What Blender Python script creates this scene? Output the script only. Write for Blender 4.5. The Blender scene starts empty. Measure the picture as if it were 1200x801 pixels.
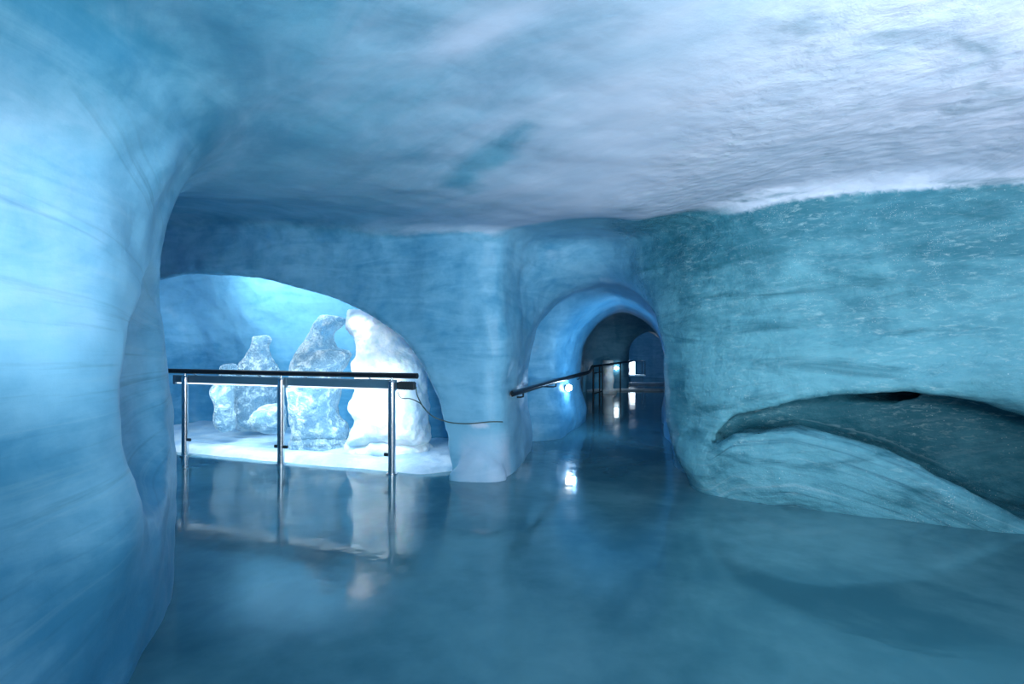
import bpy, math
import numpy as np
from mathutils import Vector, Matrix

SC = bpy.context.scene
COL = SC.collection
F32 = np.float32

# ------------------------------------------------------------------ numerics
def smoothstep(a, b, x):
    t = np.clip((x - a) / (b - a), 0, 1)
    return t * t * (3 - 2 * t)

def smin(a, b, k):
    h = np.maximum(k - np.abs(a - b), 0) / k
    return np.minimum(a, b) - h * h * k * 0.25

def smax(a, b, k):
    h = np.maximum(k - np.abs(a - b), 0) / k
    return np.maximum(a, b) + h * h * k * 0.25

def chaikin(pts, n=2):
    p = np.array(pts, float)
    for _ in range(n):
        q = np.roll(p, -1, 0)
        p = np.stack([p * .75 + q * .25, p * .25 + q * .75], 1).reshape(-1, 2)
    return p

def poly_sdf(X, Y, poly):
    """signed distance to a closed polygon, negative inside"""
    P = np.asarray(poly, float)
    d = np.full(X.shape, 1e9)
    inside = np.zeros(X.shape, bool)
    n = len(P)
    for i in range(n):
        ax, ay = P[i]; bx, by = P[(i + 1) % n]
        ex, ey = bx - ax, by - ay
        wx, wy = X - ax, Y - ay
        t = np.clip((wx * ex + wy * ey) / (ex * ex + ey * ey + 1e-12), 0, 1)
        dx, dy = wx - ex * t, wy - ey * t
        d = np.minimum(d, dx * dx + dy * dy)
        if abs(ey) > 1e-12:
            c = ((ay > Y) != (by > Y)) & (X < ex * (Y - ay) / ey + ax)
            inside ^= c
    d = np.sqrt(d)
    return np.where(inside, -d, d)

def vnoise(P, seed=0):
    """value noise in -1..1 at points P (N,3)"""
    P = P + seed * 17.31
    i = np.floor(P).astype(np.int64)
    f = P - i
    f = f * f * f * (f * (f * 6 - 15) + 10)
    def h(x, y, z):
        n = (x * 374761393 + y * 668265263 + z * 2147483647 + seed * 1013904223) & 0xffffffff
        n = ((n ^ (n >> 13)) * 1274126177) & 0xffffffff
        n = (n ^ (n >> 16)) & 0xffffff
        return n / float(0x7fffff) - 1
    r = 0
    for dx in (0, 1):
        for dy in (0, 1):
            for dz in (0, 1):
                w = (f[:, 0] if dx else 1 - f[:, 0]) * (f[:, 1] if dy else 1 - f[:, 1]) * (f[:, 2] if dz else 1 - f[:, 2])
                r = r + w * h(i[:, 0] + dx, i[:, 1] + dy, i[:, 2] + dz)
    return r

def fbm(P, octv=3, seed=0):
    r, a, s = 0, 1.0, 1.0
    for o in range(octv):
        r = r + a * vnoise(P * s, seed + o)
        a *= .5; s *= 2.03
    return r

def surface_nets(F, xs, ys, zs):
    """iso surface F=0; faces look towards negative F (the air)"""
    nx, ny, nz = F.shape
    neg = F < 0
    c = np.zeros((nx - 1, ny - 1, nz - 1), np.int8)
    for dx in (0, 1):
        for dy in (0, 1):
            for dz in (0, 1):
                c += neg[dx:nx - 1 + dx, dy:ny - 1 + dy, dz:nz - 1 + dz]
    cells = np.argwhere((c > 0) & (c < 8))
    idx = np.full(c.shape, -1, np.int64)
    idx[tuple(cells.T)] = np.arange(len(cells))
    acc = np.zeros((len(cells), 3)); cnt = np.zeros(len(cells))
    corners = [(a, b, d) for a in (0, 1) for b in (0, 1) for d in (0, 1)]
    for p in corners:
        for ax in range(3):
            if p[ax]: continue
            q = list(p); q[ax] = 1
            A = F[cells[:, 0] + p[0], cells[:, 1] + p[1], cells[:, 2] + p[2]].astype(float)
            B = F[cells[:, 0] + q[0], cells[:, 1] + q[1], cells[:, 2] + q[2]].astype(float)
            m = (A < 0) != (B < 0)
            t = np.where(m, A / np.where(m, A - B, 1), 0)
            pos = np.array(p, float)[None, :].repeat(len(cells), 0)
            pos[:, ax] = t
            acc[m] += pos[m]; cnt[m] += 1
    v = cells + acc / cnt[:, None]
    V = np.stack([np.interp(v[:, 0], np.arange(nx), xs), np.interp(v[:, 1], np.arange(ny), ys),
                  np.interp(v[:, 2], np.arange(nz), zs)], 1)
    quads = []
    for ax in range(3):
        u, w = [(1, 2), (2, 0), (0, 1)][ax]
        sl0 = [slice(None)] * 3; sl1 = [slice(None)] * 3
        sl0[ax] = slice(0, -1); sl1[ax] = slice(1, None)
        a = neg[tuple(sl0)]; b = neg[tuple(sl1)]
        e = np.argwhere(a != b)
        sh = F.shape
        ok = (e[:, u] > 0) & (e[:, w] > 0) & (e[:, u] < sh[u] - 1) & (e[:, w] < sh[w] - 1)
        e = e[ok]
        def cell(du, dw):
            q = e.copy(); q[:, u] -= du; q[:, w] -= dw
            return idx[q[:, 0], q[:, 1], q[:, 2]]
        Q = np.stack([cell(1, 1), cell(0, 1), cell(0, 0), cell(1, 0)], 1)
        aneg = a[e[:, 0], e[:, 1], e[:, 2]]
        Q[aneg] = Q[aneg][:, ::-1]
        quads.append(Q)
    return V, np.concatenate(quads)

def vert_normals(V, Q):
    fn = np.cross(V[Q[:, 2]] - V[Q[:, 0]], V[Q[:, 3]] - V[Q[:, 1]])
    N = np.zeros_like(V)
    for k in range(4):
        np.add.at(N, Q[:, k], fn)
    return N / (np.linalg.norm(N, axis=1, keepdims=True) + 1e-12)

# ------------------------------------------------------------------ objects
def tag(o, label=None, cat=None, group=None, kind=None):
    if label: o['label'] = label
    if cat: o['category'] = cat
    if group: o['group'] = group
    if kind: o['kind'] = kind
    return o

def empty(name, loc, rz=0):
    o = bpy.data.objects.new(name, None); COL.objects.link(o)
    o.location = loc; o.rotation_euler.z = rz
    o.empty_display_size = .1
    return o

def mesh_obj(name, V, Fc, mat, parent=None, smooth=True, normals=None, attrs=None, clear_normals=False):
    me = bpy.data.meshes.new(name)
    V = np.asarray(V, float)
    if isinstance(Fc, np.ndarray):
        n, k = Fc.shape
        me.vertices.add(len(V)); me.vertices.foreach_set('co', V.astype(F32).ravel())
        me.loops.add(n * k); me.loops.foreach_set('vertex_index', Fc.astype(np.int32).ravel())
        me.polygons.add(n)
        me.polygons.foreach_set('loop_start', (np.arange(n) * k).astype(np.int32))
        me.update(calc_edges=True)
        me.validate()
    else:
        me.from_pydata([tuple(v) for v in V], [], [tuple(f) for f in Fc]); me.update()
    me.polygons.foreach_set('use_smooth', [smooth] * len(me.polygons))
    if attrs:
        for k_, a in attrs.items():
            at = me.attributes.new(k_, 'FLOAT', 'POINT')
            at.data.foreach_set('value', np.asarray(a, F32))
    if normals is not None:
        me.normals_split_custom_set_from_vertices([tuple(n) for n in normals])
    me.materials.append(mat)
    o = bpy.data.objects.new(name, me); COL.objects.link(o)
    if parent: o.parent = parent
    return o

class MB:
    """collects shapes into one mesh"""
    def __init__(s): s.v = []; s.f = []
    def add(s, V, Fc):
        b = len(s.v); s.v += [tuple(p) for p in V]; s.f += [tuple(b + i for i in f) for f in Fc]; return s
    def tube(s, pts, r, seg=12, cap=True):
        pts = [Vector(p) for p in pts]
        rs = r if isinstance(r, (list, tuple)) else [r] * len(pts)
        V = []; Fc = []
        up = None
        for i, p in enumerate(pts):
            t = (pts[min(i + 1, len(pts) - 1)] - pts[max(i - 1, 0)]).normalized()
            if up is None:
                up = Vector((0, 0, 1)) if abs(t.z) < .9 else Vector((1, 0, 0))
            a = t.cross(up).normalized(); b = a.cross(t).normalized(); up = b
            for k in range(seg):
                an = 2 * math.pi * k / seg
                V.append(p + (a * math.cos(an) + b * math.sin(an)) * rs[i])
        for i in range(len(pts) - 1):
            for k in range(seg):
                k2 = (k + 1) % seg
                Fc.append((i * seg + k, i * seg + k2, (i + 1) * seg + k2, (i + 1) * seg + k))
        if cap:
            Fc.append(tuple(reversed(range(seg)))); n = (len(pts) - 1) * seg
            Fc.append(tuple(range(n, n + seg)))
        return s.add(V, Fc)
    def box(s, c, half, rz=0, bev=.0):
        """chamfered box"""
        hx, hy, hz = half
        b = bev
        V = []; 
        M = Matrix.Rotation(rz, 3, 'Z'); c = Vector(c)
        if b <= 0:
            pts = [(-hx, -hy, -hz), (hx, -hy, -hz), (hx, hy, -hz), (-hx, hy, -hz), (-hx, -hy, hz), (hx, -hy, hz), (hx, hy, hz), (-hx, hy, hz)]
            Fc = [(3, 2, 1, 0), (4, 5, 6, 7), (0, 1, 5, 4), (1, 2, 6, 5), (2, 3, 7, 6), (3, 0, 4, 7)]
            return s.add([c + M @ Vector(p) for p in pts], Fc)
        def ring(x, y, z, q):
            return [(-x + q, -y, z), (x - q, -y, z), (x, -y + q, z), (x, y - q, z), (x - q, y, z), (-x + q, y, z), (-x, y - q, z), (-x, -y + q, z)]
        rings = [ring(hx - b, hy - b, -hz, b * .6), ring(hx, hy, -hz + b, b), ring(hx, hy, hz - b, b), ring(hx - b, hy - b, hz, b * .6)]
        for r_ in rings: V += [c + M @ Vector(p) for p in r_]
        Fc = [tuple(reversed(range(8))), tuple(range(24, 32))]
        for i in range(3):
            for k in range(8):
                Fc.append((i * 8 + k, i * 8 + (k + 1) % 8, (i + 1) * 8 + (k + 1) % 8, (i + 1) * 8 + k))
        return s.add(V, Fc)
    def build(s, name, mat, parent=None, smooth=False, autosmooth=True):
        o = mesh_obj(name, s.v, s.f, mat, parent, smooth)
        if smooth and autosmooth:
            me = o.data
            # sharp edges where faces meet at a strong angle
            fn = {}
            for p in me.polygons:
                for ek in p.edge_keys: fn.setdefault(ek, []).append(p.normal.copy())
            at = me.attributes.new('sharp_edge', 'BOOLEAN', 'EDGE')
            for e in me.edges:
                ns = fn.get(tuple(sorted(e.vertices)), [])
                at.data[e.index].value = len(ns) == 2 and ns[0].angle(ns[1], 0) > .7
        return o

# ------------------------------------------------------------------ materials
class NT:
    def __init__(s, name):
        s.m = bpy.data.materials.new(name); s.m.use_nodes = True
        s.t = s.m.node_tree; s.t.nodes.clear()
        s.out = s.n('ShaderNodeOutputMaterial')
    def n(s, typ, **kw):
        nd = s.t.nodes.new(typ)
        for k, v in kw.items(): setattr(nd, k, v)
        return nd
    def l(s, a, b): s.t.links.new(a, b)
    def val(s, sock, v):
        if hasattr(v, 'is_output'): s.l(v, sock)
        else: sock.default_value = v
    def math(s, op, a, b=None, c=None, clamp=False):
        nd = s.n('ShaderNodeMath', operation=op, use_clamp=clamp)
        for i, v in enumerate((a, b, c)):
            if v is not None: s.val(nd.inputs[i], v)
        return nd.outputs[0]
    def maprange(s, v, a, b, c=0., d=1.):
        nd = s.n('ShaderNodeMapRange', interpolation_type='SMOOTHSTEP')
        s.val(nd.inputs[0], v)
        for i, q in enumerate((a, b, c, d)): s.val(nd.inputs[i + 1], q)
        return nd.outputs[0]
    def mix(s, f, a, b):
        nd = s.n('ShaderNodeMix', data_type='RGBA')
        s.val(nd.inputs[0], f)
        for sock, v in ((nd.inputs[6], a), (nd.inputs[7], b)):
            if hasattr(v, 'is_output'): s.l(v, sock)
            else: sock.default_value = (*v, 1)
        return nd.outputs[2]
    def attr(s, name):
        return s.n('ShaderNodeAttribute', attribute_name=name).outputs['Fac']
    def pos(s, scale=(1, 1, 1), rot=(0, 0, 0)):
        tc = s.n('ShaderNodeTexCoord')
        mp = s.n('ShaderNodeMapping'); mp.inputs['Scale'].default_value = scale; mp.inputs['Rotation'].default_value = rot
        s.l(tc.outputs['Object'], mp.inputs[0]); return mp.outputs[0]
    def grain(s, ang, scale):
        tc = s.n('ShaderNodeTexCoord')
        m1 = s.n('ShaderNodeMapping'); m1.inputs['Rotation'].default_value = (0, 0, ang)
        m2 = s.n('ShaderNodeMapping'); m2.inputs['Scale'].default_value = scale
        s.l(tc.outputs['Object'], m1.inputs[0]); s.l(m1.outputs[0], m2.inputs[0]); return m2.outputs[0]
    def noise(s, vec, scale, detail=4, rough=.55, dist=0.):
        nd = s.n('ShaderNodeTexNoise'); s.l(vec, nd.inputs['Vector'])
        nd.inputs['Scale'].default_value = scale; nd.inputs['Detail'].default_value = detail
        nd.inputs['Roughness'].default_value = rough; nd.inputs['Distortion'].default_value = dist
        return nd.outputs[0]
    def voro(s, vec, scale, feature='F1'):
        nd = s.n('ShaderNodeTexVoronoi', feature=feature); s.l(vec, nd.inputs['Vector'])
        nd.inputs['Scale'].default_value = scale
        return nd.outputs['Distance']
    def bump(s, h, strength, dist, nrm=None):
        nd = s.n('ShaderNodeBump'); s.val(nd.inputs['Strength'], strength); nd.inputs['Distance'].default_value = dist
        s.l(h, nd.inputs['Height'])
        if nrm: s.l(nrm, nd.inputs['Normal'])
        return nd.outputs[0]
    def pbsdf(s, col, rough, nrm=None, **kw):
        b = s.n('ShaderNodeBsdfPrincipled')
        if hasattr(col, 'is_output'): s.l(col, b.inputs['Base Color'])
        else: b.inputs['Base Color'].default_value = (*col, 1)
        s.val(b.inputs['Roughness'], rough)
        if nrm: s.l(nrm, b.inputs['Normal'])
        for k, v in kw.items(): s.val(b.inputs[k], v)
        s.l(b.outputs[0], s.out.inputs[0])
        return b

def mat_glacier():
    t = NT('glacier_ice')
    frost = t.attr('frost'); teal = t.attr('teal'); milky_shade = t.attr('milky_shade')
    P = t.pos()
    Ps = t.grain(.80, (.30, 1.15, 1.0))        # grain drawn out along the ceiling
    nb = t.noise(P, 1.1, 6, .62, .6)
    nl = t.noise(t.pos((.55, .55, 2.6), (.30, -.28, .2)), 2.2, 7, .62, 1.1)
    nf = t.noise(P, 9, 5, .6, .3)
    blue_d = (.060, .275, .46); blue_l = (.215, .505, .70)
    teal_d = (.025, .165, .235); teal_l = (.115, .385, .49)
    q = t.math('ADD', t.math('MULTIPLY', nb, .55), t.math('MULTIPLY', nl, .45))
    q = t.math('ADD', q, t.math('MULTIPLY', t.math('SUBTRACT', nf, .5), .22))
    q = t.math('ADD', q, t.math('MULTIPLY', t.math('SUBTRACT', milky_shade, .5), .35))
    f = t.maprange(q, .27, .73)
    blue = t.mix(f, blue_d, blue_l)
    tl = t.mix(f, teal_d, teal_l)
    base = t.mix(teal, blue, tl)
    # hoar frost, breaking up at its edge
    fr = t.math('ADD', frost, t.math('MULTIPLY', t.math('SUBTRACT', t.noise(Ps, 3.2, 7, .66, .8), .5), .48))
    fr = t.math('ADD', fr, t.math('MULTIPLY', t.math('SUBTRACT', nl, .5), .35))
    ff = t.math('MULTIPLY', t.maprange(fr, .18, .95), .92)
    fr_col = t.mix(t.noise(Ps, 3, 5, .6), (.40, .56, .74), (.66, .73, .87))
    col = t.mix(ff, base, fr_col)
    # dark dirt bands lying in the ice
    st = t.attr('streak')
    cx = t.n('ShaderNodeCombineXYZ'); sx = t.n('ShaderNodeSeparateXYZ'); t.l(P, sx.inputs[0])
    t.l(t.math('MULTIPLY', sx.outputs[0], .3), cx.inputs[0]); t.l(t.math('MULTIPLY', sx.outputs[1], .3), cx.inputs[1])
    t.l(t.math('MULTIPLY', t.attr('strat'), 8.0), cx.inputs[2])
    sn = t.noise(cx.outputs[0], 2.2, 6, .62, .35)
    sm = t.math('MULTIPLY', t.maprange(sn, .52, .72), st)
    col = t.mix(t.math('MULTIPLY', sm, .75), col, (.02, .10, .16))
    lm = t.math('MULTIPLY', t.maprange(sn, .46, .30), st)
    col = t.mix(t.math('MULTIPLY', lm, .45), col, (.34, .58, .68))
    # bright white bubbles / crystals
    v = t.voro(P, 26)
    bub = t.math('MULTIPLY', t.maprange(v, .17, .06), t.maprange(t.noise(P, 2.4, 4, .6), .50, .68))
    bub = t.math('MULTIPLY', bub, t.attr('bubble'))
    col = t.mix(t.math('MULTIPLY', bub, .75), col, (.55, .78, .85))
    fk = t.noise(t.pos((.6, .6, 2.0), (.15, -.30, .3)), 15, 8, .74, .5)
    fm = t.math('MULTIPLY', t.maprange(fk, .50, .72), t.maprange(t.noise(P, .9, 6, .66, .6), .38, .64))
    col = t.mix(t.math('MULTIPLY', t.math('MULTIPLY', fm, t.attr('bubble')), .62), col, (.42, .66, .72))
    gl = t.math('MULTIPLY', t.maprange(t.voro(P, 75), .26, .10), t.maprange(t.noise(P, 9, 4, .6), .48, .62))
    col = t.mix(t.math('MULTIPLY', gl, t.attr('glitter')), col, (.80, .90, .92))
    dk = t.maprange(t.noise(t.pos((.35, .35, 1.5), (.10, -.35, .2)), 2.6, 5, .6, .8), .54, .72)
    col = t.mix(t.math('MULTIPLY', t.math('MULTIPLY', dk, t.attr('bubble')), .75), col, (.02, .14, .20))
    rough = t.math('ADD', t.math('SUBTRACT', t.math('MULTIPLY', ff, .30), t.math('MULTIPLY', t.attr('bubble'), .20)), .40)
    rough = t.math('ADD', rough, t.math('MULTIPLY', t.math('SUBTRACT', nf, .5), .25), clamp=True)
    sc = t.voro(t.pos((1, 1, 1.5), (.2, .1, .4)), 11, 'SMOOTH_F1')
    h = t.math('ADD', t.math('MULTIPLY', sc, .5), t.math('MULTIPLY', t.noise(P, 5, 6, .6, .3), .8))
    n1 = t.bump(h, t.math('ADD', t.math('MULTIPLY', t.attr('bubble'), .6), t.math('SUBTRACT', .20, t.math('MULTIPLY', frost, .13)), clamp=True), .030)
    n2 = t.bump(t.noise(P, 45, 5, .7), t.math('ADD', t.math('MULTIPLY', t.math('MULTIPLY', t.attr('bubble'), t.math('SUBTRACT', 1.0, t.math('MULTIPLY', frost, .85), clamp=True)), .85), .08), .012, n1)
    t.pbsdf(col, rough, n2, **{'IOR': 1.33})
    return t.m

def mat_floor():
    t = NT('wet_floor_ice')
    P = t.pos()
    n = t.noise(P, .55, 5, .55, .5)
    n2 = t.noise(P, 3.5, 5, .6, .2)
    f = t.maprange(t.math('ADD', n, t.math('MULTIPLY', t.math('SUBTRACT', n2, .5), .25)), .35, .66)
    col = t.mix(f, (.042, .165, .220), (.115, .295, .350))
    r = t.maprange(t.noise(P, 1.3, 5, .6, .4), .35, .7, .06, .16)
    h = t.math('ADD', t.noise(P, 3.0, 3, .5), t.math('MULTIPLY', t.noise(P, 14, 4, .6), .10))
    b = t.bump(h, .10, .03)
    t.pbsdf(col, r, b, **{'IOR': 1.65})
    return t.m

def mat_snow():
    t = NT('packed_snow')
    P = t.pos()
    n = t.noise(P, 2.2, 6, .6)
    col = t.mix(t.maprange(n, .35, .65), (.42, .60, .76), (.70, .82, .91))
    b = t.bump(t.noise(P, 6, 8, .65), .5, .05)
    t.pbsdf(col, .45, b, **{'IOR': 1.31})
    return t.m

def mat_clear_ice():
    """crackled see-through carving ice"""
    t = NT('carved_clear_ice')
    P = t.pos()
    n = t.noise(P, 7, 8, .7, .4)
    v = t.voro(P, 38)
    cr = t.math('ADD', t.maprange(n, .44, .66), t.math('MULTIPLY', t.maprange(v, .25, .05), .45), clamp=True)
    ed = t.n('ShaderNodeLayerWeight'); ed.inputs[0].default_value = .35
    op = t.math('ADD', t.math('MULTIPLY', cr, .55), t.math('MULTIPLY', ed.outputs['Facing'], .55))
    op = t.math('ADD', op, .30, clamp=True)
    h = t.math('ADD', n, t.math('MULTIPLY', v, .8))
    b = t.bump(h, .9, .05)
    pb = t.n('ShaderNodeBsdfPrincipled')
    t.l(t.mix(t.math('MAXIMUM', cr, t.maprange(ed.outputs['Facing'], .25, .75)), (.42, .66, .82), (.86, .95, .98)), pb.inputs['Base Color'])
    pb.inputs['Roughness'].default_value = .18; pb.inputs['IOR'].default_value = 1.31
    t.l(b, pb.inputs['Normal'])
    tr = t.n('ShaderNodeBsdfTransparent'); tr.inputs[0].default_value = (.80, .92, .98, 1)
    mx = t.n('ShaderNodeMixShader')
    t.l(op, mx.inputs[0]); t.l(tr.outputs[0], mx.inputs[1]); t.l(pb.outputs[0], mx.inputs[2])
    t.l(mx.outputs[0], t.out.inputs[0])
    return t.m

def mat_white_ice():
    t = NT('carved_white_ice')
    P = t.pos()
    n = t.noise(P, 3.2, 5, .55, .3)
    col = t.mix(t.maprange(n, .35, .65), (.66, .80, .92), (.93, .95, .95))
    b = t.bump(t.math('ADD', t.noise(P, 4.5, 4, .5), t.math('MULTIPLY', t.noise(P, 18, 4, .5), .2)), .6, .07)
    t.pbsdf(col, .3, b, **{'IOR': 1.31, 'Subsurface Weight': .25, 'Subsurface Radius': (.08, .12, .16), 'Subsurface Scale': 1.0})
    return t.m

def mat_plain(name, col, rough, metal=0., nscale=20., amt=.15, **kw):
    t = NT(name)
    n = t.noise(t.pos(), nscale, 4, .6)
    c2 = tuple(c * (1 - amt) for c in col)
    b = t.bump(n, .08, .004)
    t.pbsdf(t.mix(n, c2, col), t.math('ADD', t.math('MULTIPLY', n, .12), max(0, rough - .06)), b, Metallic=metal, **kw)
    return t.m

def mat_emit(name, col, strength):
    t = NT(name)
    e = t.n('ShaderNodeEmission'); e.inputs[0].default_value = (*col, 1); e.inputs[1].default_value = strength
    t.l(e.outputs[0], t.out.inputs[0]); return t.m

def mat_glass():
    t = NT('clear_glass')
    tr = t.n('ShaderNodeBsdfTransparent'); tr.inputs[0].default_value = (.93, .97, .985, 1)
    gl = t.n('ShaderNodeBsdfGlossy'); gl.inputs['Roughness'].default_value = .02
    fr = t.n('ShaderNodeFresnel'); fr.inputs[0].default_value = 1.2
    mx = t.n('ShaderNodeMixShader')
    t.l(fr.outputs[0], mx.inputs[0]); t.l(tr.outputs[0], mx.inputs[1]); t.l(gl.outputs[0], mx.inputs[2])
    t.l(mx.outputs[0], t.out.inputs[0]); return t.m

M_ICE = mat_glacier(); M_FLOOR = mat_floor(); M_SNOW = mat_snow()
M_CLEAR = mat_clear_ice(); M_WHITE = mat_white_ice()
M_BLACK = mat_plain('black_coated_rail', (.012, .014, .020), .35)
M_STEEL = mat_plain('brushed_stainless_steel', (.62, .66, .70), .22, 1.0)
M_HOUSING = mat_plain('grey_blue_housing', (.10, .22, .31), .4)
M_DARK = mat_plain('dark_rubber', (.015, .03, .04), .5)
M_CABLE = mat_plain('grey_green_cable', (.08, .13, .13), .5)
M_TUBE = mat_emit('lit_diffuser', (.75, .9, 1.0), 2.5)
M_LAMP = mat_emit('lit_lamp_glass', (.85, .95, 1.0), 30.0)
M_CASELIT = mat_emit('lit_case_panel', (.72, .86, 1.0), 5.0)
M_GLASS = mat_glass()

# ------------------------------------------------------------------ the cave (air carved from ice)
EYE = 1.44
FENCE_U = np.array([-.946, .323])           # along the fence, to the left
FENCE_N = np.array([.323, .946])            # into the sculpture chamber
P0 = np.array([-.10, 5.60])
Q0 = np.array([1.80, 5.20]); QE = np.array([.875, -.483]); QM = np.array([.483, .875])

main_poly = chaikin([(-3.4, -2.2), (-2.6, -.6), (-1.95, 1.0), (-1.60, 1.95), (-1.66, 2.35), (-1.97, 3.0), (-2.36, 3.62),
                     (-2.62, 4.0), (-3.5, 4.45), (-6.0, 5.6), (-6.0, 7.62), (-4.6, 7.14), (-3.0, 6.60), (-1.2, 5.98), (-.45, 5.71),
                     (-.10, 5.68), (.06, 5.98), (.30, 6.6), (1.2, 6.6), (1.62, 5.75), (1.80, 5.22), (2.26, 4.80), (3.0, 4.48), (3.9, 4.04),
                     (4.75, 3.55), (4.75, -2.2)], 2)
tun_poly = chaikin([(-.02, 5.2), (.0, 5.72), (.10, 6.4), (.20, 7.15), (.24, 7.5), (.12, 7.72), (.16, 7.92), (.45, 8.02), (.74, 8.22), (1.0, 9.0), (1.34, 10.2), (1.36, 10.6),
                    (1.2, 10.9), (1.3, 11.6), (1.75, 14.0), (2.25, 16.7), (3.2, 17.0), (3.75, 17.0), (3.85, 17.4), (3.75, 18.0), (3.6, 19.0), (4.0, 23.2),
                    (7.5, 23.2), (6.2, 18.2), (5.15, 17.6), (5.0, 17.0), (5.2, 16.4), (4.5, 13.5), (3.6, 11.2), (3.02, 10.5), (2.98, 10.2), (2.66, 9.0), (2.22, 7.1),
                    (1.90, 6.2), (1.56, 5.6), (1.52, 5.2), (1.40, 4.9), (.4, 4.9)], 2)
open_poly = chaikin([(.60, -.6), (.60, .10), (.715, .54), (.82, .91), (1.01, 1.29), (1.395, 1.66), (2.03, 1.96), (3.0, 2.22), (4.0, 2.39), (5.0, 2.36), (6.2, 2.0), (6.2, -.6)], 2)

def cave_field(xs, ys, zs):
    X, Y = np.meshgrid(xs, ys, indexing='ij')
    Z = zs[None, None, :].astype(F32)
    X3 = X[:, :, None].astype(F32); Y3 = Y[:, :, None].astype(F32)
    # main room
    d2 = poly_sdf(X, Y, main_poly)
    d3 = d2[:, :, None].astype(F32)
    left = smoothstep(-.8, -2.0, X) * smoothstep(5.0, 3.6, Y)
    right = smoothstep(1.2, 2.2, X)
    zc = 2.66 + .42 * smoothstep(-1.2, -4.0, X) * smoothstep(3.6, 6.4, Y) + .05 * smoothstep(3.5, 5.5, Y) - .06 * smoothstep(.2, 1.4, X) * smoothstep(4.4, 6.2, Y)
    zc = zc + .10 * smoothstep(1.0, 2.6, X)
    zc = zc + .035 * np.sin(X * 1.7 + Y * .8) + .03 * np.sin(X * .7 - Y * 1.9 + 1)
    kk = (.22 + .75 * left * smoothstep(3.9, 2.5, Y) + .06 * right)[:, :, None].astype(F32)
    # left wall leans out a little at the foot, right wall is hollowed at mid height
    prof = (left[:, :, None] * (.05 * np.sin(Z * 2.4 + .6)) - right[:, :, None] * (.10 * np.exp(-((Z - 1.7) / .5) ** 2)) + right[:, :, None] * .10 * np.exp(-((Z - .25) / .3) ** 2)).astype(F32)
    A = smax(d3 + prof, Z - zc[:, :, None].astype(F32), kk)
    # scoop in the left wall near its corner
    c = np.array([-1.88, 2.92, 1.26]); a = np.array([-.48, .877])
    al = (X3 - c[0]) * a[0] + (Y3 - c[1]) * a[1]; ac = (X3 - c[0]) * a[1] - (Y3 - c[1]) * a[0]
    al = al - (Z - c[2]) * .22
    sc = (np.sqrt((al / .74) ** 2 + (ac / .30) ** 2 + ((Z - c[2]) / .68) ** 2 + 1e-6) - 1) * .26
    A = smin(A, sc.astype(F32), .025)
    # frosty foot of the pillar
    ft = (np.sqrt(((X3 + .30 + .03 * np.sin(Z * 9 + X3 * 6)) / .36) ** 2 + ((Y3 - 5.68) / .11) ** 2 + ((Z - .02) / (.26 + .06 * np.sin(X3 * 11))) ** 2 + 1e-6) - 1) * .11
    A = smax(A, -ft.astype(F32), .06)
    # sculpture chamber behind the arch
    s = (X - P0[0]) * FENCE_U[0] + (Y - P0[1]) * FENCE_U[1]
    w = (X - P0[0]) * FENCE_N[0] + (Y - P0[1]) * FENCE_N[1]
    si = np.linspace(-1, 8, 361)
    S2, Z2 = np.meshgrid(si, zs, indexing='ij')
    O2 = poly_sdf(S2, Z2, open_poly)
    fi = np.clip((s + 1) / 9 * 360, 0, 359.999); i0 = fi.astype(int); fr = (fi - i0)[:, :, None]
    O3 = (O2[i0] * (1 - fr) + O2[i0 + 1] * fr).astype(F32)
    grow = (.34 * smoothstep(.10, .32, w)[:, :, None] * smoothstep(1.6, 2.1, Z) * smoothstep(1.6, 2.6, s)[:, :, None]).astype(F32)  # extra roof pocket shaped to keep the chamber fill out of view
    grow = grow + (.30 * smoothstep(.15, .9, w) * smoothstep(.6, 2.0, s) + .06 * smoothstep(.1, .5, w))[:, :, None].astype(F32)
    wb = 1.55 + .30 * smoothstep(.8, 3.4, s) + .10 * np.sin(s * 2.3)
    back = (w - wb)[:, :, None].astype(F32) + (.22 * np.maximum(Z - .6, 0) ** 1.3).astype(F32)
    front = (-.5 - w)[:, :, None].astype(F32)
    B = smax(smax(O3 - grow, back, .35), front, .05)
    air = smin(A, B, .07)
    # tunnel
    t2 = poly_sdf(X, Y, tun_poly)
    zt = np.interp(Y, [4.9, 5.4, 6.3, 7.6, 10.2, 10.6, 11.2, 16.3, 16.9, 17.6, 18.4, 23], [2.50, 2.46, 2.34, 2.24, 2.12, 2.12, 2.55, 2.45, 1.92, 1.92, 2.4, 2.4])
    arch = (.26 * np.maximum(Z - 1.0, 0) ** 1.8).astype(F32)
    lowbulge = (.10 * np.exp(-((Z - .15) / .35) ** 2) * smoothstep(6.5, 8.0, Y)[:, :, None] * smoothstep(11, 10, Y)[:, :, None]).astype(F32)
    foot = (-.30 * np.exp(-(np.maximum(Z, 0) / .38) ** 2) * (smoothstep(1.1, 1.5, X) * smoothstep(6.4, 5.6, Y))[:, :, None]).astype(F32)
    arch = arch + foot
    T = smax(t2[:, :, None].astype(F32) + arch + lowbulge, Z - zt[:, :, None].astype(F32), .75)
    kt = .12 + smoothstep(1.7, .9, X)[:, :, None] * (.16 + .34 * smoothstep(1.2, 2.0, Z)) + .25 * smoothstep(1.7, 2.2, Z)
    air = smin(air, T, kt.astype(F32))
    # hollow under the right wall
    sv = (X - Q0[0]) * QE[0] + (Y - Q0[1]) * QE[1]
    vv = (X - Q0[0]) * QM[0] + (Y - Q0[1]) * QM[1]
    ks = [-.2, .10, .16, .353, .857, 1.246, 1.67, 1.943, 2.228, 2.42, 3.2, 4.0]
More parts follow.
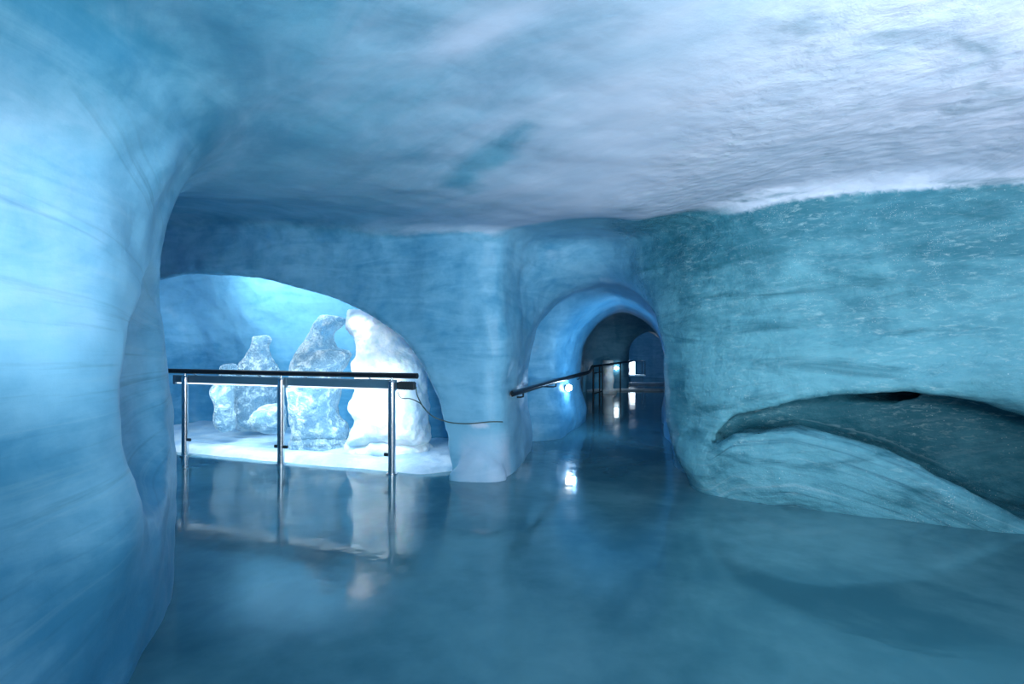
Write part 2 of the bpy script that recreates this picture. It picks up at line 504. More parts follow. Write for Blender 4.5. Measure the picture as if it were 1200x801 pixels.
    zu = np.interp(sv, ks, [.36, .42, .53, .75, .95, 1.02, 1.06, 1.035, .97, .90, .55, .3])[:, :, None]
    zl = np.interp(sv, ks, [.44, .44, .46, .62, .70, .62, .49, .35, .22, .14, -.05, -.2])[:, :, None]
    v3 = vv[:, :, None]
    depth = np.interp(sv, [0, .3, 1.0, 2.0, 4], [.15, .45, .85, 1.25, 1.3])[:, :, None]
    N = smax(z_lo := (zl - .12 * np.maximum(v3, 0) - Z), Z - zu - .05 * np.maximum(v3, 0), .05)
    N = smax(N, v3 - depth, .40)
    N = smax(N, -v3 - .45, .05)
    N = smax(N, (.06 - sv)[:, :, None], .10)
    air = smin(air, N.astype(F32), (.045 + .30 * smoothstep(1.7, 2.6, sv) * 1.0)[:, :, None].astype(F32))
    # deep black slot at the top of the hollow
    ca = Q0 + QE * 1.36 + QM * .62; cb = Q0 + QE * 1.95 + QM * 1.7
    ab = cb - ca; L2 = (ab ** 2).sum()
    tt = np.clip(((X - ca[0]) * ab[0] + (Y - ca[1]) * ab[1]) / L2, 0, 1)
    dx = X - ca[0] - ab[0] * tt; dy = Y - ca[1] - ab[1] * tt
    H = np.sqrt((dx ** 2 + dy ** 2)[:, :, None] * .45 + (Z - .93 - (.10 * tt)[:, :, None]) ** 2 * 3.0 + 1e-6) - .17
    air = smin(air, H.astype(F32), .03)
    return air

xs = np.arange(-6.4, 7.9, .05)
ys = np.concatenate([np.arange(-1.4, 11.3, .05), np.arange(11.3, 24.0, .09)])
zs = np.arange(-.25, 3.45, .05)
# the far part needs no left half, the near part no far right: evaluate in two blocks
def build_cave():
    Fd = cave_field(xs, ys, zs).astype(F32)
    V, Q = surface_nets(Fd, xs, ys, zs)
    N = vert_normals(V, Q)
    big = fbm(V * np.array([1.3, 1.3, 1.3]), 3, 3)
    sm = fbm(V * np.array([4.5, 4.5, 6.0]), 3, 11)
    amp = .045 - .02 * smoothstep(8, 12, V[:, 1])
    crisp = smoothstep(1.6, 2.4, V[:, 0]) * smoothstep(6, 5, V[:, 1])
    N0 = N.copy()
    V = V + N * (big * amp * (1 - .55 * smoothstep(.5, .8, -N[:, 2])) + sm * (.005 + .012 * crisp - .003 * smoothstep(.5, .8, -N[:, 2])))[:, None]
    N = vert_normals(V, Q)
    return V, Q, N, N0
V, Q, N, N0 = build_cave()

# ice tone from place to place, with some light and shade painted in
x, y, z = V.T
s_ = (x - P0[0]) * FENCE_U[0] + (y - P0[1]) * FENCE_U[1]
w_ = (x - P0[0]) * FENCE_N[0] + (y - P0[1]) * FENCE_N[1]
sv_ = (x - Q0[0]) * QE[0] + (y - Q0[1]) * QE[1]; vv_ = (x - Q0[0]) * QM[0] + (y - Q0[1]) * QM[1]
inmain = smoothstep(.25, -.1, w_) * np.where(x > .4, smoothstep(6.2, 5.6, y), 1)
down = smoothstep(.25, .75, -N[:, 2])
nz = fbm(V * np.array([2.2, 2.2, 2.2]), 4, 21)
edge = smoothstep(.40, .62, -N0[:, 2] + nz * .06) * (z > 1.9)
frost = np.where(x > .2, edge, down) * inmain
frost = frost * (.28 + .72 * smoothstep(-1.6, 1.6, x + .25 * (y - 3)))  # whiter to the right: real frost plus lamp light painted into the colour
frost = np.maximum(frost, .42 * smoothstep(-1.2, -1.7, x) * smoothstep(3.2, 1.6, y) * smoothstep(1.1, 1.6, z))
teal = smoothstep(-.3, 1.6, x + .25 * nz) * smoothstep(6.8, 5.4, y) * .95
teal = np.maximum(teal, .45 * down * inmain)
lowf = fbm(V * np.array([1.0, 1.0, 1.3]), 4, 41)
milky_shade = .5 + (.10 + .62 * lowf) * smoothstep(-.9, -1.6, x) * smoothstep(4.6, 3.0, y)
milky_shade = milky_shade + .45 * smoothstep(1.8, -.2, z) * smoothstep(-1.2, -.5, x) * smoothstep(.5, .1, x) * smoothstep(5, 5.5, y) * smoothstep(8, 6.5, y)
milky_shade = milky_shade - .45 * smoothstep(.0, .5, vv_ - .12) * (sv_ > .1) * (x > 1.7) * (z < 1.25) * (y < 6.3)  # shade painted into the hollow, darker with depth
bubble = smoothstep(.6, 1.5, x) * smoothstep(7.0, 5.6, y)
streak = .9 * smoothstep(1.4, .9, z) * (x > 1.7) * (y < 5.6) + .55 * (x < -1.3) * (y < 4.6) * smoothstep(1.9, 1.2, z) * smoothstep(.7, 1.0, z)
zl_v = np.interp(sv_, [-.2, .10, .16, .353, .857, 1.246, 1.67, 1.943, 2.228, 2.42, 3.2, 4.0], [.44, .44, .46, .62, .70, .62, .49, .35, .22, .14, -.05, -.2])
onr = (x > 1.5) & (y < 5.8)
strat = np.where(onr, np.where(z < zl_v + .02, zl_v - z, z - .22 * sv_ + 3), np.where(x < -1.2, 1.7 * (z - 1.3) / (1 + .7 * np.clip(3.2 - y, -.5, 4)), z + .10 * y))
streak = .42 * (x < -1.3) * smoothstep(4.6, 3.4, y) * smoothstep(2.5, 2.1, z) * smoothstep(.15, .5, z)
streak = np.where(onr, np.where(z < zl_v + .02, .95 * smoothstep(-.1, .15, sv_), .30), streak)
foot_ = smoothstep(.75, .25, z) * smoothstep(.66, .4, s_) * smoothstep(-.30, -.05, s_) * smoothstep(.5, .2, w_) * (x < .6) * (w_ > -.5) * (x > -1.2)
frost = np.maximum(frost, .60 * foot_)
frost = np.maximum(frost, 1.1 * np.exp(-(((x + .36) / .13) ** 2 + ((z - .57 - .12 * (x + .36)) / .04) ** 2)) * (y > 5.3) * (y < 6))
glitter = np.where(onr & (z < zl_v + .03), smoothstep(1.2, 1.9, sv_) * smoothstep(2.6, 2.1, sv_) * smoothstep(.50, .2, z), 0)
glitter = np.maximum(glitter, .35 * bubble * smoothstep(1.4, 1.9, z))
milky_shade = np.where((x > 1.0) & (y < 6) & ~((vv_ > .15) & (z < 1.25)), .20 + .75 * smoothstep(2.5, 1.2, z + .3 * nz), milky_shade)  # right wall tone, darker towards the top
milky_shade = np.where((w_ > .4) & (s_ > .4), .25 + .55 * smoothstep(.9, 1.7, z + .2 * nz), milky_shade)  # back wall: light above and shade behind the sculptures painted into the colour
wedge = poly_sdf(x + .06 * nz, y, chaikin([(-.60, 4.1), (-.22, 3.38), (.16, 2.95), (-.02, 3.5), (-.30, 4.2)], 1))
wf = smoothstep(.10, -.10, wedge + .10 * nz) * down
frost = frost * (1 - .48 * wf)
frost = frost + .45 * np.exp(-((((x + .15) * .73 + (y - 2.15) * -.68) / .30) ** 2 + (((x + .15) * .68 + (y - 2.15) * .73) / .09) ** 2)) * down
attrs = dict(glitter=glitter, strat=strat, frost=frost, teal=teal, milky_shade=np.clip(milky_shade, 0, 1), bubble=bubble, streak=streak)

fc = V[Q].mean(1); fnz = N[Q].mean(1)[:, 2]
fx, fy, fz = fc.T
fs = (fx - P0[0]) * FENCE_U[0] + (fy - P0[1]) * FENCE_U[1]
fw = (fx - P0[0]) * FENCE_N[0] + (fy - P0[1]) * FENCE_N[1]
keep = fz > -.12
reg = np.full(len(fc), 0)
R_CEIL, R_LEFT, R_RIGHT, R_MID, R_BACK, R_TUN = 1, 2, 3, 4, 5, 6
tun = (fy > 5.9) & (fx > .0) & (fx > .0 + .0 * fy)
reg[:] = R_RIGHT
reg[(fx < 0) & (fw < -.35)] = R_LEFT
reg[(fw >= -.35) & (fs > -.35) & (fx < .4)] = R_MID
reg[(fw > .40) & (fs > .42)] = R_BACK
reg[(fx > .0) & (fy > 5.9) & (fw > 1.9 - .0)] = R_TUN
reg[(fx > .35) & (fy > 5.7)] = R_TUN
reg[(fnz < -.72) & (fz > 2.3) & (fw < .05) & (fy < 6.2)] = R_CEIL
names = {R_CEIL: ('ceiling', 'low rippled ice ceiling, whiter towards the right with frost and painted lamp light'),
         R_LEFT: ('wall_left', 'smooth pale blue ice wall bulging on the left'),
         R_RIGHT: ('wall_right', 'scalloped teal ice wall on the right with a low hollow'),
         R_MID: ('wall_middle', 'blue ice arch and pillar between sculpture chamber and tunnel'),
         R_BACK: ('wall_back', 'blue ice back wall of the sculpture chamber'),
         R_TUN: ('wall_tunnel', 'ice tunnel walls leading to the dark far hall')}
for r, (nm, lab) in names.items():
    q = Q[keep & (reg == r)]
    u, inv = np.unique(q.ravel(), return_inverse=True)
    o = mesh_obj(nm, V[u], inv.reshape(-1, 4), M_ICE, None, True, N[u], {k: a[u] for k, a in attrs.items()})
    tag(o, lab, 'ceiling' if r == R_CEIL else 'wall', kind='structure')

# ------------------------------------------------------------------ floor
def grid(x0, x1, y0, y1, nx, ny, fz_):
    gx, gy = np.meshgrid(np.linspace(x0, x1, nx), np.linspace(y0, y1, ny), indexing='ij')
    gz = fz_(gx, gy)
    Vg = np.stack([gx, gy, gz], -1).reshape(-1, 3)
    i = np.arange(nx * ny).reshape(nx, ny)
    Fg = np.stack([i[:-1, :-1], i[1:, :-1], i[1:, 1:], i[:-1, 1:]], -1).reshape(-1, 4)
    return Vg, Fg
Vg, Fg = grid(-6.4, 7.8, -1.4, 23.8, 60, 100, lambda a, b: a * 0)
tag(mesh_obj('floor', Vg, Fg, M_FLOOR), 'dark wet mirror-like ice floor', 'floor', kind='structure')

def fence_pt(s, w, zz=0.):
    p = P0 + FENCE_U * s + FENCE_N * w
    return Vector((p[0], p[1], zz))

def platform():
    ns, nw = 150, 70
    S, W = np.meshgrid(np.linspace(.5, 6.4, ns), np.linspace(-.16, 2.2, nw), indexing='ij')
    Pn = np.stack([S * 2.0, W * 2.0, S * 0], -1).reshape(-1, 3)
    n_ = fbm(Pn, 4, 5).reshape(S.shape); nfine = fbm(Pn * 4, 3, 9).reshape(S.shape)
    e = W - (-.06 + .05 * fbm(Pn * .7, 2, 31).reshape(S.shape) + .30 * smoothstep(1.0, .55, S))
    H = -.02 + .075 * smoothstep(0, .16, e) + smoothstep(0, .3, e) * (.035 * smoothstep(.2, 1.6, W) + .022 * n_ + .008 * nfine + .012)
    Xg = P0[0] + FENCE_U[0] * S + FENCE_N[0] * W; Yg = P0[1] + FENCE_U[1] * S + FENCE_N[1] * W
    Vp = np.stack([Xg, Yg, H], -1).reshape(-1, 3)
    i = np.arange(ns * nw).reshape(ns, nw)
    Fp = np.stack([i[:-1, :-1], i[:-1, 1:], i[1:, 1:], i[1:, :-1]], -1).reshape(-1, 4)
    tag(mesh_obj('snow_platform', Vp, Fp, M_SNOW), 'low bank of packed snow under the penguin sculptures', 'floor', kind='structure')
platform()

# ------------------------------------------------------------------ penguin sculptures
def carve(name, sil, thick, loc, rz, mat, parent, k=.22, lump=.02, seed=0, step=.022, sym=None, extra=None):
    """a rounded solid from a side outline sil [(u,z)] with half thickness thick(z)"""
    poly = chaikin(sil, 2)
    mn = poly.min(0) - .12; mx = poly.max(0) + .12
    us = np.arange(mn[0], mx[0], step); zz = np.arange(mn[1], mx[1], step)
    T = max(t for _, t in thick) + .12
    ws = np.arange(-T, T + step, step)
    U, Zz = np.meshgrid(us, zz, indexing='ij')
    s2 = poly_sdf(U, Zz, poly)[:, None, :]
    th = np.interp(zz, [a for a, _ in thick], [b for _, b in thick])[None, None, :]
    W = np.abs(ws)[None, :, None]
    # inflated: thin towards the outline
    infl = np.sqrt(np.clip(-s2, 0, .25) / .25) * .55 + .45
    Fd = smax(np.broadcast_to(s2, (len(us), len(ws), len(zz))), W - th * infl, k)
    if extra is not None:
        Fd = extra(Fd, us[:, None, None], ws[None, :, None], zz[None, None, :])
    Vp, Qp = surface_nets(-Fd.astype(F32), us, ws, zz)
    Np = vert_normals(Vp, Qp)
    Vp = Vp + Np * (fbm(Vp * 7, 3, seed) * lump)[:, None] * (1 if True else 0)
    o = mesh_obj(name, Vp, Qp, mat, parent, True)
    return o

def at(px, py, d):
    return Vector(((px - 600) / 620 * d, d, EYE - (py - 404) / 620 * d))

def sil_px(pts, d, px0, base):
    k = d / 620
    return [((a - px0) * k, EYE - (b - 404) * k - base) for a, b in pts]

FACE = 0.0
def penguin(name, pts, d, px0, base, thick, mat, label, group, seed, lump=.018, rz=0.0, k=.2, extra=None):
    root = empty(name, ((px0 - 600) / 620 * d, d, base), rz)
    tag(root, label, 'ice sculpture', group)
    b = carve('body', sil_px(pts, d, px0, base), thick, None, 0, mat, root, k=k, lump=lump, seed=seed, extra=extra)
    return root, b

def mound(parent, rx, ry, h, mat, seed, name='base', off=(0, 0)):
    us = np.arange(-rx - .1, rx + .1, .025); ws = np.arange(-ry - .1, ry + .1, .025); zz = np.arange(-.12, h + .1, .025)
    U, W, Zz = np.meshgrid(us, ws, zz, indexing='ij')
    Fd = (np.sqrt((U / rx) ** 2 + (W / ry) ** 2 + (Zz / h) ** 2 + 1e-6) - 1) * min(rx, ry, h)
    Fd = smax(Fd, -(Zz + .06), .03)
    Vp, Qp = surface_nets(-Fd.astype(F32), us, ws, zz)
    Np = vert_normals(Vp, Qp)
    Vp = Vp + Np * (fbm(Vp * 6, 3, seed) * .03)[:, None] + np.array([off[0], off[1], 0])
    return mesh_obj(name, Vp, Qp, mat, parent, True)

GRP = 'carved ice penguins in the chamber'
rootA, bA = penguin('ice_penguin', [(372, 367), (384, 366), (397, 368), (408, 372), (407, 378), (399, 386), (393, 392), (393, 406), (402, 408), (413, 412), (411, 420), (404, 430), (399, 436),
     (400, 450), (398, 462), (394, 478), (400, 492), (409, 496), (410, 522), (342, 522), (343, 500), (340, 480), (337, 460), (341, 440), (342, 425), (346, 414), (354, 402), (364, 384)],
    7.2, 378, .09, [(-.2, .30), (.3, .30), (.9, .34), (1.25, .30), (1.45, .20), (1.8, .14)], M_CLEAR,
    'tall clear ice penguin facing right, its flipper touching the white sculpture', GRP, 2)
fl = carve('flipper', sil_px([(352, 418), (372, 410), (398, 408), (413, 412), (412, 420), (398, 430), (374, 434), (354, 432)], 7.2, 378, .09), [(0, .07), (2, .07)], None, 0, M_CLEAR, rootA, k=.06, lump=.01, seed=4)
fl.location = (0, -.27, 0)
mound(rootA, .42, .36, .16, M_CLEAR, 3)
rootB, bB = penguin('ice_penguin', [(406, 361), (412, 362), (428, 360), (450, 366), (474, 384), (494, 410), (500, 432), (499, 455), (503, 478), (501, 496), (507, 524), (409, 526), (411, 503), (419, 494), (413, 482), (411, 472),
     (417, 460), (418, 440), (410, 427), (420, 415), (416, 402), (413, 392), (404, 386), (403, 378)],
    6.95, 455, .08, [(-.2, .42), (.3, .40), (.8, .40), (1.2, .36), (1.45, .26), (1.9, .16)], M_WHITE,
    'big bright white ice penguin facing left, partly behind the arch edge', GRP, 7, lump=.02)
mound(rootB, .58, .40, .20, M_WHITE, 8)
rootC, bC = penguin('ice_penguin', [(300, 391), (310, 390), (319, 393), (321, 400), (317, 410), (319, 420), (328, 434), (331, 450), (328, 475), (330, 507), (276, 507), (275, 480), (272, 455), (276, 438), (280, 426), (290, 412), (294, 402), (293, 395)],
    7.95, 302, .10, [(-.2, .28), (.5, .30), (.9, .27), (1.2, .17), (1.6, .13)], M_CLEAR,
    'middle-sized clear ice penguin with small round head, behind the chicks', GRP, 12)
rootE, bE = penguin('ice_penguin_chick', [(257, 425), (267, 421), (278, 424), (281, 434), (276, 444), (277, 456), (275, 480), (279, 508), (249, 508), (251, 480), (248, 468), (243, 460), (245, 452), (253, 445), (254, 434)],
    7.40, 263, .10, [(-.2, .18), (.4, .18), (.7, .15), (1.2, .10)], M_CLEAR,
    'slim clear ice chick at the left end of the penguin group', GRP, 15)
rootD, bD = penguin('ice_penguin_chick', [(302, 474), (310, 470), (320, 472), (328, 470), (336, 474), (338, 492), (337, 510), (303, 510), (299, 496), (298, 484)],
    7.20, 318, .09, [(-.2, .20), (.3, .22), (.6, .14)], M_CLEAR,
    'small crouching clear ice chick with a ball-like head behind the middle railing post', GRP, 19)
def ball(parent, r, c, name):
    st = .018
    g = np.arange(-r - .05, r + .05, st)
    U, W, Zz = np.meshgrid(g, g, g, indexing='ij')
    Fd = np.sqrt(U ** 2 + W ** 2 + Zz ** 2 + 1e-6) - r
    beak = np.sqrt((U + r * 1.0) ** 2 / 2.2 + (W) ** 2 + (Zz + .01) ** 2 + 1e-6) - r * .22
    Fd = smin(Fd, beak, .04)
    Vp, Qp = surface_nets(-Fd.astype(F32), g, g, g)
    Np = vert_normals(Vp, Qp)
    Vp = Vp + Np * (fbm(Vp * 12, 2, 5) * .008)[:, None] + np.array(c)
    return mesh_obj(name, Vp, Qp, M_CLEAR, parent, True)
ball(rootD, .15, (-.08, -.10, .34), 'head')

# ------------------------------------------------------------------ railing in front of the sculptures
FU = Vector((-.9488, .3159, 0)); FN = Vector((.3159, .9488, 0))
PR = Vector((-1.34, 5.90, 0))                         # right post
ang = math.atan2(FU.y, FU.x)
def fp(s, zz, w=0.): return PR + FU * s + FN * w + Vector((0, 0, zz))
POSTS = (0, 1.525, 3.06)
root = empty('railing', PR, 0)
tag(root, 'stainless steel railing with black handrail in front of the penguin sculptures', 'railing')
def loc(p): return p - PR
m = MB(); m.tube([loc(fp(s, 1.10)) for s in (-.325, -.32, 1.5, 3.4)], [.018, .031, .031, .031], 16)
m.build('handrail', M_BLACK, root, True)
for i, s in enumerate(POSTS):
    m = MB()
    m.tube([loc(fp(s, -.04)), loc(fp(s, 1.02))], .041, 20)
    po = m.build('post', M_STEEL, root, True)
    m = MB(); m.tube([loc(fp(s, 1.015)), loc(fp(s, 1.035)), loc(fp(s, 1.04)), loc(fp(s, 1.085))], [.041, .036, .014, .014], 14)
    m.build('rail_bracket', M_STEEL, po, True)
    m = MB(); m.tube([loc(fp(s, -.0)), loc(fp(s, .012))], .062, 20)
    m.build('foot_flange', M_STEEL, po, True)
    for sd in ((1,) if i == 0 else ((-1, 1) if i == 1 else (-1,))):
        m = MB(); m.box(loc(fp(s + sd * .062, .215)), (.036, .014, .018), ang, .006)
        m.build('glass_clamp', M_DARK, po)
for a, b in ((0, 1.525), (1.525, 3.06)):
    m = MB(); m.box(loc(fp((a + b) / 2, .555)), ((b - a) / 2 - .06, .004, .365), ang)
    m.build('glass_panel', M_GLASS, root)

for i, (a, b) in enumerate(((.02, 1.50), (1.55, 3.30))):
    c = fp((a + b) / 2, .985, .075)
    sl = empty('strip_light', c)
    tag(sl, ('long grey strip light under the handrail, right length with the cables', 'long grey strip light under the handrail, left length by the ice wall')[i], 'lamp', 'strip lights under the handrail')
    hl = (b - a) / 2
    m = MB(); m.box((0, 0, .012), (hl, .036, .050), ang, .008); m.build('housing', M_HOUSING, sl)
    m = MB(); m.box(Vector(FN) * .010 + Vector((0, 0, -.044)), (hl - .02, .022, .008), ang, .004); m.build('diffuser', M_TUBE, sl)
    for sd in (-1, 1):
        m = MB(); m.box(FU * (sd * hl), (.022, .040, .062), ang, .006); m.build('end_cap', M_HOUSING, sl)
    for q in (-.6, .6):
        m = MB(); m.tube([FU * (hl * q) - FN * .0 + Vector((0, 0, .06)), FU * (hl * q) - FN * .075 + Vector((0, 0, .10))], .008, 8); m.build('hanger', M_STEEL, sl, True)
    if i == 0:
        m = MB()
        m.box(FU * (-hl - .160), (.110, .030, .040), ang, .006)
        for q in range(6): m.box(FU * (-hl - .085 - q * .032), (.006, .034, .046), ang, .002)
        m.build('junction_box', M_DARK, sl)

def curve_pts(pts, n=10):
    """Catmull-Rom"""
    P = [Vector(p) for p in pts]; P = [P[0]] + P + [P[-1]]
    out = []
    for i in range(1, len(P) - 2):
        for k in range(n):
            t = k / n
            a, b, c, d = P[i - 1], P[i], P[i + 1], P[i + 2]
            out.append(.5 * ((2 * b) + (c - a) * t + (2 * a - 5 * b + 4 * c - d) * t * t + (3 * b - a - 3 * c + d) * t ** 3))
    out.append(P[-2]); return out
# ray casting onto the finished ice, for things fixed to it
from mathutils.bvhtree import BVHTree
BVH = BVHTree.FromPolygons([tuple(v) for v in V], [tuple(q) for q in Q[keep]])
def on_ice(px, py, off=.0):
    dr = Vector(((px - 600) / 620, 1, -(py - 404) / 620)).normalized()
    h = BVH.ray_cast(Vector((0, 0, EYE)), dr)
    return h[0] + h[1] * 0 - dr * off, h[1]

cbl = empty('power_cable', fp(-.26, .95, .075))
tag(cbl, 'thin grey cable running from the strip light to the ice pillar', 'cable')
O = cbl.location
wall_a = [on_ice(px, py, .016)[0] for px, py in [(529 + 5 * i, 495 + 1.2 * math.sin(i * .45)) for i in range(13)]]
cut_in = on_ice(521, 493, .02)[0]
jb = fp(-.262, .985, .075)
m = MB(); m.tube([p - O for p in curve_pts([jb + Vector((0, 0, -.01)), at(489, 463, 5.85), at(497, 478, 5.8), at(508, 488, 5.72), cut_in] + wall_a, 8)], .0065, 8)
m.build('power_lead', M_CABLE, cbl, True)
m = MB(); m.tube([p - O for p in curve_pts([fp(-.04, .91, .06), at(470, 466, 5.9), at(481, 467, 5.87), at(492, 472, 5.84), at(499, 480, 5.79)], 8)], .006, 8)
m.build('second_lead', M_CABLE, cbl, True)

# ------------------------------------------------------------------ tunnel handrail
hr = empty('tunnel_handrail', (.03, 6.0, 0))
tag(hr, 'black round handrail along the left side of the tunnel', 'handrail')
H0 = Vector((.03, 6.0, 0))
line = [Vector(p) for p in ((.02, 5.98, .895), (.05, 6.05, .895), (.6, 7.75, .90), (1.15, 9.4, .90), (1.52, 10.5, .90), (1.8, 12.0, .90), (2.02, 13.3, .90))]
m = MB(); m.tube([p - H0 for p in curve_pts(line, 5)], .033, 14); m.build('rail', M_BLACK, hr, True)
for t in (.07, .42, .8):
    i = t * 4
    a = Vector((.03, 6.0, .90)).lerp(Vector((1.52, 10.5, .90)), t)
    out = Vector((-.94, .31, 0))
    h = BVH.ray_cast(a, out, 1.2)
    e = h[0] + out * .02 if h[0] else a + out * .25
    m = MB(); m.tube([p - H0 for p in (a + Vector((0, 0, -.03)), a + Vector((0, 0, -.075)), a + out * .04 + Vector((0, 0, -.085)), e + Vector((0, 0, -.085)))], .011, 10)
    m.build('wall_bracket', M_DARK, hr, True)

fr = empty('railing', (2.05, 13.4, 0))
tag(fr, 'dark slim railing with upright posts far inside the tunnel', 'railing')
R0 = Vector((2.05, 13.4, 0))
m = MB(); m.tube([p - R0 for p in (Vector((2.03, 13.32, .90)), Vector((2.34, 14.0, .90)), Vector((3.2, 15.9, .90)), Vector((4.0, 17.6, .90)))], .028, 12); m.build('handrail', M_BLACK, fr, True)
for k, (a, b) in enumerate(((2.06, 13.4), (2.31, 13.95), (2.42, 14.2), (3.3, 16.1))):
    m = MB(); m.tube([Vector((a, b, -.02)) - R0, Vector((a, b, .89)) - R0], .022 if k != 2 else .016, 12); m.build('post', M_DARK, fr, True)
m = MB(); m.tube([Vector((2.06, 13.4, .2)) - R0, Vector((2.42, 14.2, .2)) - R0], .018, 10); m.build('lower_rail', M_DARK, fr, True)
m = MB(); m.tube([Vector((2.06, 13.4, .72)) - R0, Vector((2.42, 14.2, .72)) - R0], .014, 10); m.build('middle_rail', M_DARK, fr, True)

# ------------------------------------------------------------------ far hall: columns, lamps, lit case
def column(px, d, wpx, top, label, seed):
    r = wpx / 2 * d / 620
    X0 = (px - 600) / 620 * d
    root = empty('ice_column', (X0, d, 0)); tag(root, label, 'ice column', 'ice columns in the far hall')
    pts = [(0, 0, -.05 + i * (top + .05) / 14) for i in range(15)]
    rs = [r * (1.0 + .10 * math.sin(i * 1.1 + seed) + (.25 if i < 1 else 0)) for i in range(15)]
    m = MB(); m.tube(pts, rs, 20); m.build('shaft', M_WHITE, root, True)
    m = MB(); m.tube([(0, 0, -.04), (0, 0, .06), (0, 0, .10)], [r * 1.6, r * 1.5, r * 1.1], 20); m.build('foot', M_WHITE, root, True)
column(712.5, 15.9, 13, .98, 'broad pale ice column behind the far railing posts', 1)
column(731, 18.6, 9, 1.35, 'slimmer lilac ice column beside the lit glass case', 2)

for k, (xa, xb, yy, hh) in enumerate(((2.2, 5.1, 16.75, .05), (3.7, 6.0, 19.3, .07))):
    m = MB(); m.box(((xa + xb) / 2, yy, hh / 2 - .02), ((xb - xa) / 2, .22, hh / 2 + .02), 0, .02)
    tag(m.build('trim_%d' % (k + 1), M_SNOW), 'pale snow ledge across the far hall floor', 'ledge', kind='structure')
cs = empty('display_case', ((745 - 600) / 620 * 20.5, 20.5, 0)); tag(cs, 'glowing glass display case at the far end of the tunnel', 'display case')
m = MB(); m.box((.0, 0, .11), (.24, .24, .11), 0, .02); m.build('plinth', M_HOUSING, cs)
m = MB(); m.box((0, 0, .27), (.32, .26, .025), 0, .008); m.build('shelf', M_WHITE, cs)
m = MB(); m.box((-.16, 0, .55), (.11, .10, .26), 0, .01); m.build('lit_panel', M_CASELIT, cs)
m = MB()
for sx in (-1, 1):
    for sy in (-1, 1): m.box((sx * .30, sy * .24, .55), (.012, .012, .27), 0)
for sx in (-1, 1): m.box((sx * .30, 0, .82), (.012, .25, .012), 0)
for sy in (-1, 1): m.box((0, sy * .24, .82), (.31, .012, .012), 0)
m.build('frame', M_STEEL, cs)

def wall_lamp(px, py, w, h, label, off=.03):
    p, n = on_ice(px, py, .0)
    n = Vector(n)
    if n.y > 0 and False: n = -n
    to_cam = (Vector((0, 0, EYE)) - p).normalized()
    if n.dot(to_cam) < 0: n = -n
    root = empty('wall_lamp', p); tag(root, label, 'lamp', 'oval wall lamps in the tunnel')
    q = n.to_track_quat('Z', 'Y')
    def disc(prof, mat, name):
        m = MB(); seg = 24; V_ = []; F_ = []
        for (r, zz) in prof:
            for k in range(seg):
                a = 2 * math.pi * k / seg
                V_.append(q @ Vector((math.cos(a) * r * w, math.sin(a) * r * h, zz)))
        for i in range(len(prof) - 1):
            for k in range(seg):
                F_.append((i * seg + k, i * seg + (k + 1) % seg, (i + 1) * seg + (k + 1) % seg, (i + 1) * seg + k))
        F_.append(tuple(range((len(prof) - 1) * seg, len(prof) * seg)))
        m.add(V_, F_); return m.build(name, mat, root, True)
    disc([(1.05, -.08), (1.05, .01), (1.0, .02), (.95, .02)], M_HOUSING, 'housing')
    disc([(.95, .02), (.9, .05), (.6, .075), (.2, .085)], M_LAMP, 'lamp_glass')
    return p, n
lp, ln = wall_lamp(664, 454, .115, .055, 'bright oval lamp on the tunnel wall just below the handrail')
lq, lnq = wall_lamp(722, 431, .075, .045, 'tiny bright lamp between the ice columns in the far hall')

# ------------------------------------------------------------------ lights
def light(kind, name, locv, energy, col, target=None, **kw):
    d = bpy.data.lights.new(name, kind); d.energy = energy; d.color = col
    for k, v in kw.items(): setattr(d, k, v)
    o = bpy.data.objects.new(name, d); COL.objects.link(o); o.location = locv
    if target is not None:
        o.rotation_euler = (Vector(target) - Vector(locv)).to_track_quat('-Z', 'Y').to_euler()
    return o
COOL = (.62, .84, 1.0); WHITE = (.90, .94, 1.0); BLUE = (.30, .62, 1.0)
light('SPOT', 'lamp_ceiling_flood', (3.6, .7, .8), 450, (1.0, .93, .98), (2.2, 2.9, 2.7), spot_size=2.2, spot_blend=1.0, shadow_soft_size=.25)
light('SPOT', 'fill_ceiling', (.6, -.7, .7), 430, (.88, .96, 1.0), (.0, 3.4, 2.9), spot_size=1.7, spot_blend=1.0, shadow_soft_size=.3)  # added fill from below, no fixture, brightens the ceiling
light('SPOT', 'lamp_left_flood', (-.8, .2, 1.75), 115, WHITE, (-1.64, 1.76, 1.76), spot_size=.66, spot_blend=1.0, shadow_soft_size=.10)
light('SPOT', 'lamp_left_beam', (-.2, 1.0, 2.35), 30, WHITE, (-1.86, 2.8, 2.14), spot_size=.085, spot_blend=.8, shadow_soft_size=.01)
light('SPOT', 'fill_right_wall', (-.2, -1.0, 2.0), 460, (.84, .96, 1.0), (2.9, 4.4, 1.3), spot_size=1.1, spot_blend=1.0, shadow_soft_size=.2)  # unseen fill added to lift the right wall
light('SPOT', 'fill_pillar', (.4, -1.1, 1.9), 420, (.48, .80, 1.0), (-1.2, 5.9, 1.7), spot_size=.95, spot_blend=1.0, shadow_soft_size=.2)  # unseen bluish fill added to brighten pillar and lintel
light('AREA', 'fill_behind_camera', (1.6, -1.25, 1.9), 40, (.82, .95, 1.0), (.6, 5, 1.7), shape='RECTANGLE', size=2.2, size_y=1.0)  # broad soft fill added behind the camera, not a real lamp
def strip_glow(name, c, energy, col, size, size_y, aim):
    l = light('AREA', name, c, energy, col, None, shape='RECTANGLE', size=size, size_y=size_y)
    zax = -Vector(aim).normalized(); xax = FU.copy(); yax = zax.cross(xax).normalized(); xax = yax.cross(zax)
    l.rotation_euler = Matrix((xax, yax, zax)).transposed().to_euler()
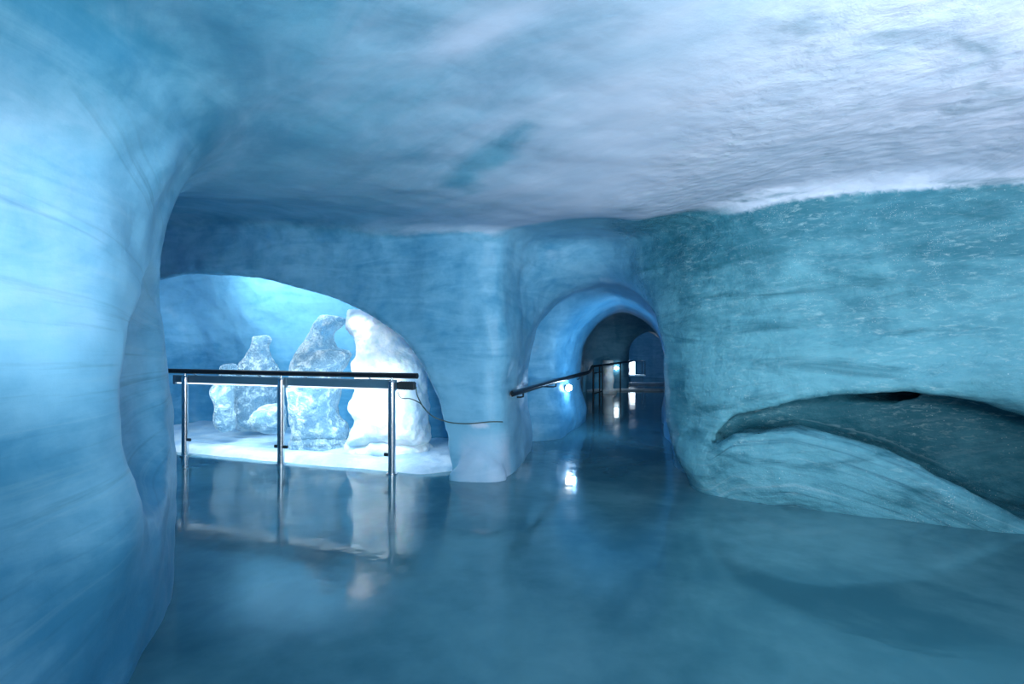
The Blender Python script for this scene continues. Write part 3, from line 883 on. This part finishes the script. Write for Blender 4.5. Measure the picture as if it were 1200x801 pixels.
for i, (a, b) in enumerate(((.05, 1.48), (1.58, 3.2))):
    c = fp((a + b) / 2, .90, .10)
    strip_glow('strip_glow', c, 21, (.74, .90, 1.0), b - a, .05, FN * 1.0 + Vector((0, 0, -.75)))
strip_glow('fill_chamber', fence_pt(3.9, .34, 2.50), 48, (.72, .90, 1.0), 2.2, .15, FN * .9 + Vector((0, 0, -.75)))  # added area fill hidden above the lintel, lightens the back wall
light('SPOT', 'lamp_sculpture', tuple(fence_pt(2.2, .30, 1.9)), 14, WHITE, at(455, 450, 6.95), spot_size=1.4, spot_blend=.8, shadow_soft_size=.1)
light('POINT', 'lamp_tunnel', tuple(lp + ln * .12), 6, BLUE, shadow_soft_size=.02)
light('SPOT', 'fill_tunnel', (2.30, 8.0, 1.2), 80, (.32, .68, 1.0), (1.1, 8.9, 1.35), spot_size=2.6, spot_blend=1.0, shadow_soft_size=.06)  # added spot tucked out of sight by the right wall, lights the tunnel
light('SPOT', 'fill_hall_columns', (3.5, 14.9, 1.1), 26, (.7, .88, 1.0), (2.9, 15.9, .5), spot_size=.9, spot_blend=1.0, shadow_soft_size=.1)  # fill spot added so the ice columns show
light('SPOT', 'fill_far_hall', (4.3, 18.4, 1.7), 60, BLUE, (5.0, 22, .8), spot_size=2.0, spot_blend=1.0, shadow_soft_size=.15)  # added blue fill to lift the dark end of the hall

wd = bpy.data.worlds.new('world'); SC.world = wd; wd.use_nodes = True
bg = wd.node_tree.nodes['Background']; bg.inputs[0].default_value = (.55, .80, .95, 1); bg.inputs[1].default_value = .4

# ------------------------------------------------------------------ camera and view
cd = bpy.data.cameras.new('camera'); cam = bpy.data.objects.new('camera', cd); COL.objects.link(cam)
cam.location = (0, 0, EYE); cam.rotation_euler = (math.pi / 2, 0, 0)
cd.sensor_width = 36; cd.lens = 620 / 1200 * 36; cd.shift_y = 3.5 / 1200; cd.clip_start = .05
SC.camera = cam
SC.view_settings.view_transform = 'Standard'; SC.view_settings.look = 'None'
SC.view_settings.gamma = 1; SC.view_settings.use_curve_mapping = False
SC.view_settings.exposure = 0.12
SC.cycles.use_denoising = True
SC.cycles.use_adaptive_sampling = True; SC.cycles.adaptive_threshold = .03
SC.cycles.max_bounces = 8; SC.cycles.diffuse_bounces = 4; SC.cycles.glossy_bounces = 3; SC.cycles.transparent_max_bounces = 16
SC.cycles.sample_clamp_indirect = 4
